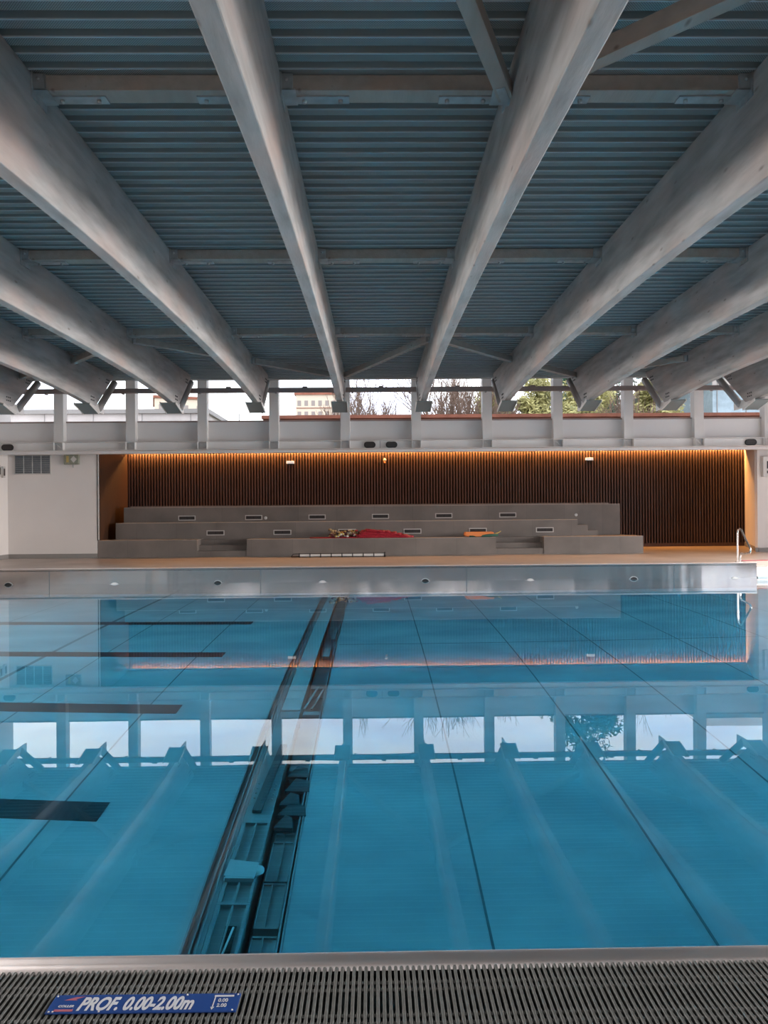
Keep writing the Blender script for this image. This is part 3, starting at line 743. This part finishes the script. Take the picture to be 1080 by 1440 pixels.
# ------------------------------------------------------------------ wall fixtures
v = empty('wall_grille', (-9.915, YW, 3.06), 'dark four-part grille high on the white wall', 'grille')
MB().box(-.53, .53, -.03, .0, -.29, .29).box(-.5, .5, -.034, -.026, -.26, .26, 1).build('frame', [M['vframe'], M['greyglass']], v)
q = MB()
for x in (-.25, 0, .25): q.box(x - .01, x + .01, -.045, -.034, -.26, .26)
for i in range(16): q.box(-.5, .5, -.040, -.034, -.25 + i * .033, -.244 + i * .033)
q.build('bars', M['galv'], v)
v = empty('alarm_unit', (-8.76, YW, 3.2), 'grey-green alarm box with a pale diamond label on the white wall', 'alarm')
MB().box(-.225, .2, -.10, 0, -.15, .15).build('housing', mat('grey_green_case', (.30, .31, .24), .5, var=.3, scale=20), v, bevel=.01)
MB().add([(.06, -.106, -.10), (.15, -.106, .0), (.06, -.106, .10), (-.03, -.106, .0)], [(0, 1, 2, 3)]).add([(.06, -.10, -.10), (.15, -.10, .0), (.06, -.10, .10), (-.03, -.10, .0)], [(3, 2, 1, 0)]).build('diamond_label', M['palegrey'], v)
MB().box(-.15, -.08, -.104, -.1, -.09, .10).build('lens', M['yellow'], v)
MB().tube([(.03, -.06, -.15), (.03, -.06, -.24)], .022, 8).build('sensor', M['galv'], v)
v = empty('wall_cabinet', (11.66, YW, 2.84), 'pale electrical box with a black display on the right white wall', 'electrical box')
MB().box(-.27, .27, -.12, 0, -.3, .3).build('housing', M['palegrey'], v, bevel=.01); MB().box(-.16, .2, -.126, -.12, -.06, .16).build('display', M['black'], v)
MB().box(-.16, .2, -.126, -.12, -.2, -.12).build('controls', M['grille'], v)
for i, (y, z, w_) in enumerate(((20.5, 2.83, .13), (20.25, 2.85, .14))):
    v = MB().box(0, .06, -w_ / 2, w_ / 2, -.16, .16).box(.06, .065, -w_ / 3, w_ / 3, -.1, .1, 1).build('wall_switch_box', [M['vframe'], M['grille']], loc=(-10.65, y, z), bevel=.004)
    tag(v, ['small grey box on the left side wall nearest the corner', 'small grey box on the left side wall, second from the corner'][i], 'switch box', 'boxes on the left side wall')
o = MB().box(0, .05, -.3, .3, -.12, .12).build('notice_board', M['palegrey'], loc=(-10.65, 19.8, 2.82)); tag(o, 'pale plate on the left side wall at the left edge', 'plate')
for i, (x, z) in enumerate(((-2.86, 3.32), (7.37, 3.36))):
    o = empty('emergency_light', (x, YB - .0, z), ['small lit white emergency light on the slat wall, left of centre', 'small lit white emergency light on the slat wall, right of centre'][i], 'light', 'emergency lights on the slat wall')
    MB().box(-.13, .13, -.06, 0, -.045, .045).build('housing', M['litwhite'], o, bevel=.006)
    MB().box(-.1, .1, -.055, -.005, -.075, -.045).build('bracket', M['black'], o)
o = empty('smoke_detector', (.36, YB, 3.38), 'small orange-lit detector in the middle of the slat wall', 'detector')
MB().tube([(0, 0, 0), (0, -.05, 0)], .05, 14).build('housing', M['palegrey'], o); MB().tube([(0, -.02, -.05), (0, -.02, -.11)], .03, 10).build('sounder', M['orange'], o)

# nozzles and underwater lights in the steel wall at the waterline
def disc(cx, cz, r, y0, y1, n=20):
    return [(cx + r * math.cos(2 * PI * i / n), cz + r * math.sin(2 * PI * i / n)) for i in range(n)]
nm = None
for i, x in enumerate((-8.395, -3.617, 1.156, 5.986)):
    if nm is None:
        o = empty('inlet_nozzle', (x, YP1, -.045), 'x', 'nozzle', 'dark inlet nozzles in the steel pool wall')
        m_ = MB(); m_.prism(disc(0, 0, .11, 0, 0), 'Y', -.02, .0); m_.build('ring', M['galv'], o)
        m_ = MB(); m_.prism(disc(0, 0, .095, 0, 0), 'Y', -.028, -.0); m_.build('opening', M['black'], o); nm = o
    else:
        o = copy_tree(nm); o.location = (x, YP1, -.045)
    o['label'] = f'dark round nozzle at the waterline of the steel wall, {ORD[i]} of four from the left'
lm = None
for i, x in enumerate((-5.981, -1.21, 3.582, 8.349)):
    if lm is None:
        o = empty('waterline_light', (x, YP1, -.075), 'x', 'light', 'small white lights at the waterline')
        m_ = MB(); m_.prism(disc(0, 0, .10, 0, 0), 'Y', -.03, .0); m_.build('lens', M['palegrey'], o); 
        m_ = MB(); m_.prism(disc(0, 0, .115, 0, 0), 'Y', -.012, .0); m_.build('ring', M['galv'], o); lm = o
    else:
        o = copy_tree(lm); o.location = (x, YP1, -.075)
    o['label'] = f'small pale round light just at the waterline, {ORD[i]} of four from the left'
# handrail
def arc(pts, n=6):
    """Catmull-Rom"""
    P = [Vector(p) for p in pts]; P = [P[0]] + P + [P[-1]]; out = []
    for i in range(1, len(P) - 2):
        for j in range(n):
            t_ = j / n; a, b_, c, d = P[i - 1], P[i], P[i + 1], P[i + 2]
            out.append(.5 * ((2 * b_) + (c - a) * t_ + (2 * a - 5 * b_ + 4 * c - d) * t_ ** 2 + (3 * b_ - a - 3 * c + d) * t_ ** 3))
    out.append(P[-2]); return out
hr = empty('pool_handrail', (8.62, 16.74, DK), 'looped stainless steel handrail standing by the far right pool corner', 'handrail')
MB().tube(arc([(0, .06, 0), (0, .06, .35), (0, .05, .70), (0, 0, .785), (0, -.10, .79), (0, -.19, .70), (0, -.40, .48), (0, -.52, .35), (0, -.5, .27), (0, -.38, .235), (0, -.16, .22), (0, -.07, .17), (0, -.06, .0)]), .021, 12).build('rail', M['rail'], hr)
for y in (.06, -.06): MB().tube([(0, y, 0), (0, y, .02)], .045, 16).build('base_flange', M['rail'], hr)
o = MB().box(8.95, 12.5, 17.22, 17.34, DK, DK + .012).build('red_strip', M['redmat']); tag(o, 'thin red strip on the deck behind the corner steps', 'strip')

# ------------------------------------------------------------------ outside
b = MB(); b.box(-250, 250, 26, 400, -.6, -.5); struct(b, 'floor_outside', M['ground'])
# parapet of the neighbouring wing, left
pr = empty('parapet_building', (-14, 28, -.5), 'pale concrete parapet of the low wing outside the left windows', 'building')
q = MB(); q.box(-16, 7.45, 0, 6, 0, 6.03); q.build('wall', M['concrete'], pr)
MB().box(-16.1, 7.55, -.12, 6.1, 6.03, 6.2).build('coping', M['skirt'], pr)
q = MB()
for i in range(14): q.box(-16 + i * 1.9, -15.97 + i * 1.9, -.012, 0, 0, 6.03)
q.build('panel_joints', M['skirt'], pr)
o = MB().box(-3.6, 16, 23.2, 24.6, 4.12, 4.66, 0).box(-3.65, 16, 23.15, 24.7, 4.66, 4.77, 0).build('roof_ledge', [M['terracotta'], M['concrete']])
tag(o, 'terracotta coloured roof ledge just outside the windows', 'ledge')
def block(name, x, y, w_, d_, h, nx, nz, label, m='apart', rot=0, zmin=0):
    e = empty(name, (x, y, -.5), label, 'building'); e.rotation_euler = (0, 0, rot)
    MB().box(-w_ / 2, w_ / 2, 0, d_, 0, h).build('wall', M[m], e)
    MB().box(-w_ / 2 - .3, w_ / 2 + .3, -.3, d_ + .3, h, h + .5).build('roof', M['terracotta'] if m == 'apart' else M['concrete'], e)
    fh = 2.3
    for j in range(nz):
        zz = h - 1.9 - j * fh
        if zz < zmin: break
        MB().box(-w_ / 2, w_ / 2, -.12, 0, zz - .95, zz - .8).build('string_course', M['terracotta'], e)
        for i in range(nx):
            xx = -w_ / 2 + (i + .5) * w_ / nx
            MB().box(xx - .38, xx + .38, -.06, 0, zz - .4, zz + .7).build('window', M['apartwin'], e)
block('apartment_building', -11.3, 150, 10.2, 12, 26.9, 7, 6, 'distant beige apartment block with rows of windows in the centre-left window', zmin=12)
block('apartment_building', -38.0, 140, 9.5, 12, 24.6, 4, 5, 'distant beige apartment block behind the concrete parapet on the left', rot=.3, zmin=12)
hs = empty('red_roof_house', (-17.0, 85, -.5), 'small distant house with a red pitched roof right of the parapet', 'house')
MB().box(-2.4, 2.4, 0, 6, 0, 12.0).build('wall', M['apart'], hs)
MB().prism([(-2.8, 12.0), (2.8, 12.0), (0, 13.0)], 'Y', -.4, 6.4).build('roof', M['terracotta'], hs)
bb_ = empty('blue_grey_building', (19.5, 34, -.5), 'blue-grey panelled building outside the right hand windows', 'building')
MB().box(-3.2, 8, 0, 14, 0, 8.6).build('wall', M['bluefac'], bb_)
MB().box(-3.22, 8, -.03, 0, 6.2, 6.75).box(-3.22, 8, -.03, 0, 8.0, 8.4).build('bands', M['concrete'], bb_)
MB().box(-4.2, 8.5, -1.2, 14.5, 8.6, 8.95).build('roof', M['concrete'], bb_)
q = MB()
for i in range(8): q.box(-3.0 + i * 1.4, -2.97 + i * 1.4, -.04, 0, 0, 8.6)
q.build('panel_joints', M['skirt'], bb_)

def bare_tree(x, y, h, seed, label, spread=.55):
    rr = random.Random(seed); e = empty('bare_tree', (x, y, -.5), label, 'tree', 'bare winter trees')
    mb = MB(); tw = MB()
    def grow(p, d, L, r, lev):
        n = 3; pts = [p]; q_ = p; dd = d
        for i in range(n):
            dd = (dd + Vector((rr.uniform(-.14, .14), rr.uniform(-.14, .14), rr.uniform(-.03, .1)))).normalized()
            q_ = q_ + dd * L / n; pts.append(q_)
        (mb if lev < 3 else tw).tube(pts, [r * (1 - .35 * i / n) for i in range(n + 1)], 6 if lev < 3 else 3, caps=False)
        if lev >= 6 or r < .006: return
        for c in range(rr.choice((2, 3, 3, 3)) if lev else 4):
            a = rr.uniform(0, 2 * PI); s_ = rr.uniform(.35, 1.0) * spread
            nd = (dd + Vector((math.cos(a) * s_, math.sin(a) * s_, rr.uniform(.0, .25)))).normalized()
            st_ = pts[-1] if c < 2 else pts[-2]
            grow(st_, nd, L * rr.uniform(.62, .85), r * .62, lev + 1)
    grow(Vector((0, 0, 0)), Vector((rr.uniform(-.1, .1), 0, 1)).normalized(), h * .27, h * .018, 0)
    mb.build('trunk', M['bark'], e); tw.build('twigs', M['bark'], e)
bare_tree(.2, 33, 9.2, 1, 'bare winter tree in front at the left of the central bare trees')
bare_tree(2.3, 31, 9.6, 2, 'bare winter tree just right of the central window posts')
bare_tree(4.0, 35, 10.2, 3, 'bare winter tree behind the sixth beam end')
bare_tree(5.6, 32, 9.2, 4, 'bare winter tree, rightmost bare one before the green trees')
bare_tree(3.2, 39, 10.8, 5, 'bare winter tree set back behind the others in the centre')
bare_tree(-.9, 37, 9.8, 7, 'bare winter tree set back, farthest left, beside the beige apartment block')
bare_tree(10.6, 30, 8.4, 6, 'bare winter tree in front of the yellow-green trees')
def leaf_tree(x, y, h, w_, seed, m, label, n=20000, leaf=.13, low=.12):
    rr = random.Random(seed); e = empty('leafy_tree', (x, y, -.5), label, 'tree', None)
    mb = MB(); fo = MB()
    mb.tube([(0, 0, 0), (0, 0, h * .5), (rr.uniform(-.2, .2), 0, h * .93)], [h * .022, h * .016, .02], 8)
    cl_ = []
    for i in range(46):
        t_ = rr.uniform(low, 1); rad = w_ / 2 * math.sin(PI * min(1, (t_ - low * .6) * .93 + .12)) ** .8
        a = rr.uniform(0, 2 * PI); q_ = rr.uniform(.3, 1) * rad
        c = Vector((math.cos(a) * q_, math.sin(a) * q_, h * t_ * .97)); cl_.append((c, rr.uniform(.10, .2) * w_))
        mb.tube([(0, 0, max(.2, c.z - q_ * .5)), c], [.04, .01], 4, caps=False)
    for i in range(n):
        c, r = cl_[rr.randrange(len(cl_))]
        v = Vector((rr.gauss(0, 1), rr.gauss(0, 1), rr.gauss(0, .7))); v = v.normalized() * r * rr.random() ** .4
        p = c + v; a = Vector((rr.gauss(0, 1), rr.gauss(0, 1), rr.gauss(0, 1))).normalized(); b_ = a.orthogonal().normalized(); s_ = leaf * rr.uniform(.6, 1.2)
        fo.add([p - a * s_, p - b_ * s_ * .45, p + a * s_, p + b_ * s_ * .45], [(0, 1, 2, 3)])
    mb.build('trunk', M['bark'], e); fo.build('foliage', M[m], e)
leaf_tree(12.3, 42, 14.0, 6.6, 21, 'leafdark', 'tall dark evergreen tree mirrored in the pool right of centre', 9000, .2)
leaf_tree(8.0, 34, 8.7, 4.2, 22, 'leafyellow', 'yellow-green bushy tree, leftmost of the green trees')
leaf_tree(10.9, 36, 8.9, 4.6, 23, 'leafyellow', 'yellow-green bushy tree in the middle of the green trees')
leaf_tree(13.6, 35, 8.5, 4.0, 24, 'leafyellow', 'yellow-green bushy tree beside the blue-grey building')
leaf_tree(6.2, 38, 8.9, 3.6, 25, 'leafyellow', 'yellow-green bushy tree set back behind the rightmost bare tree')
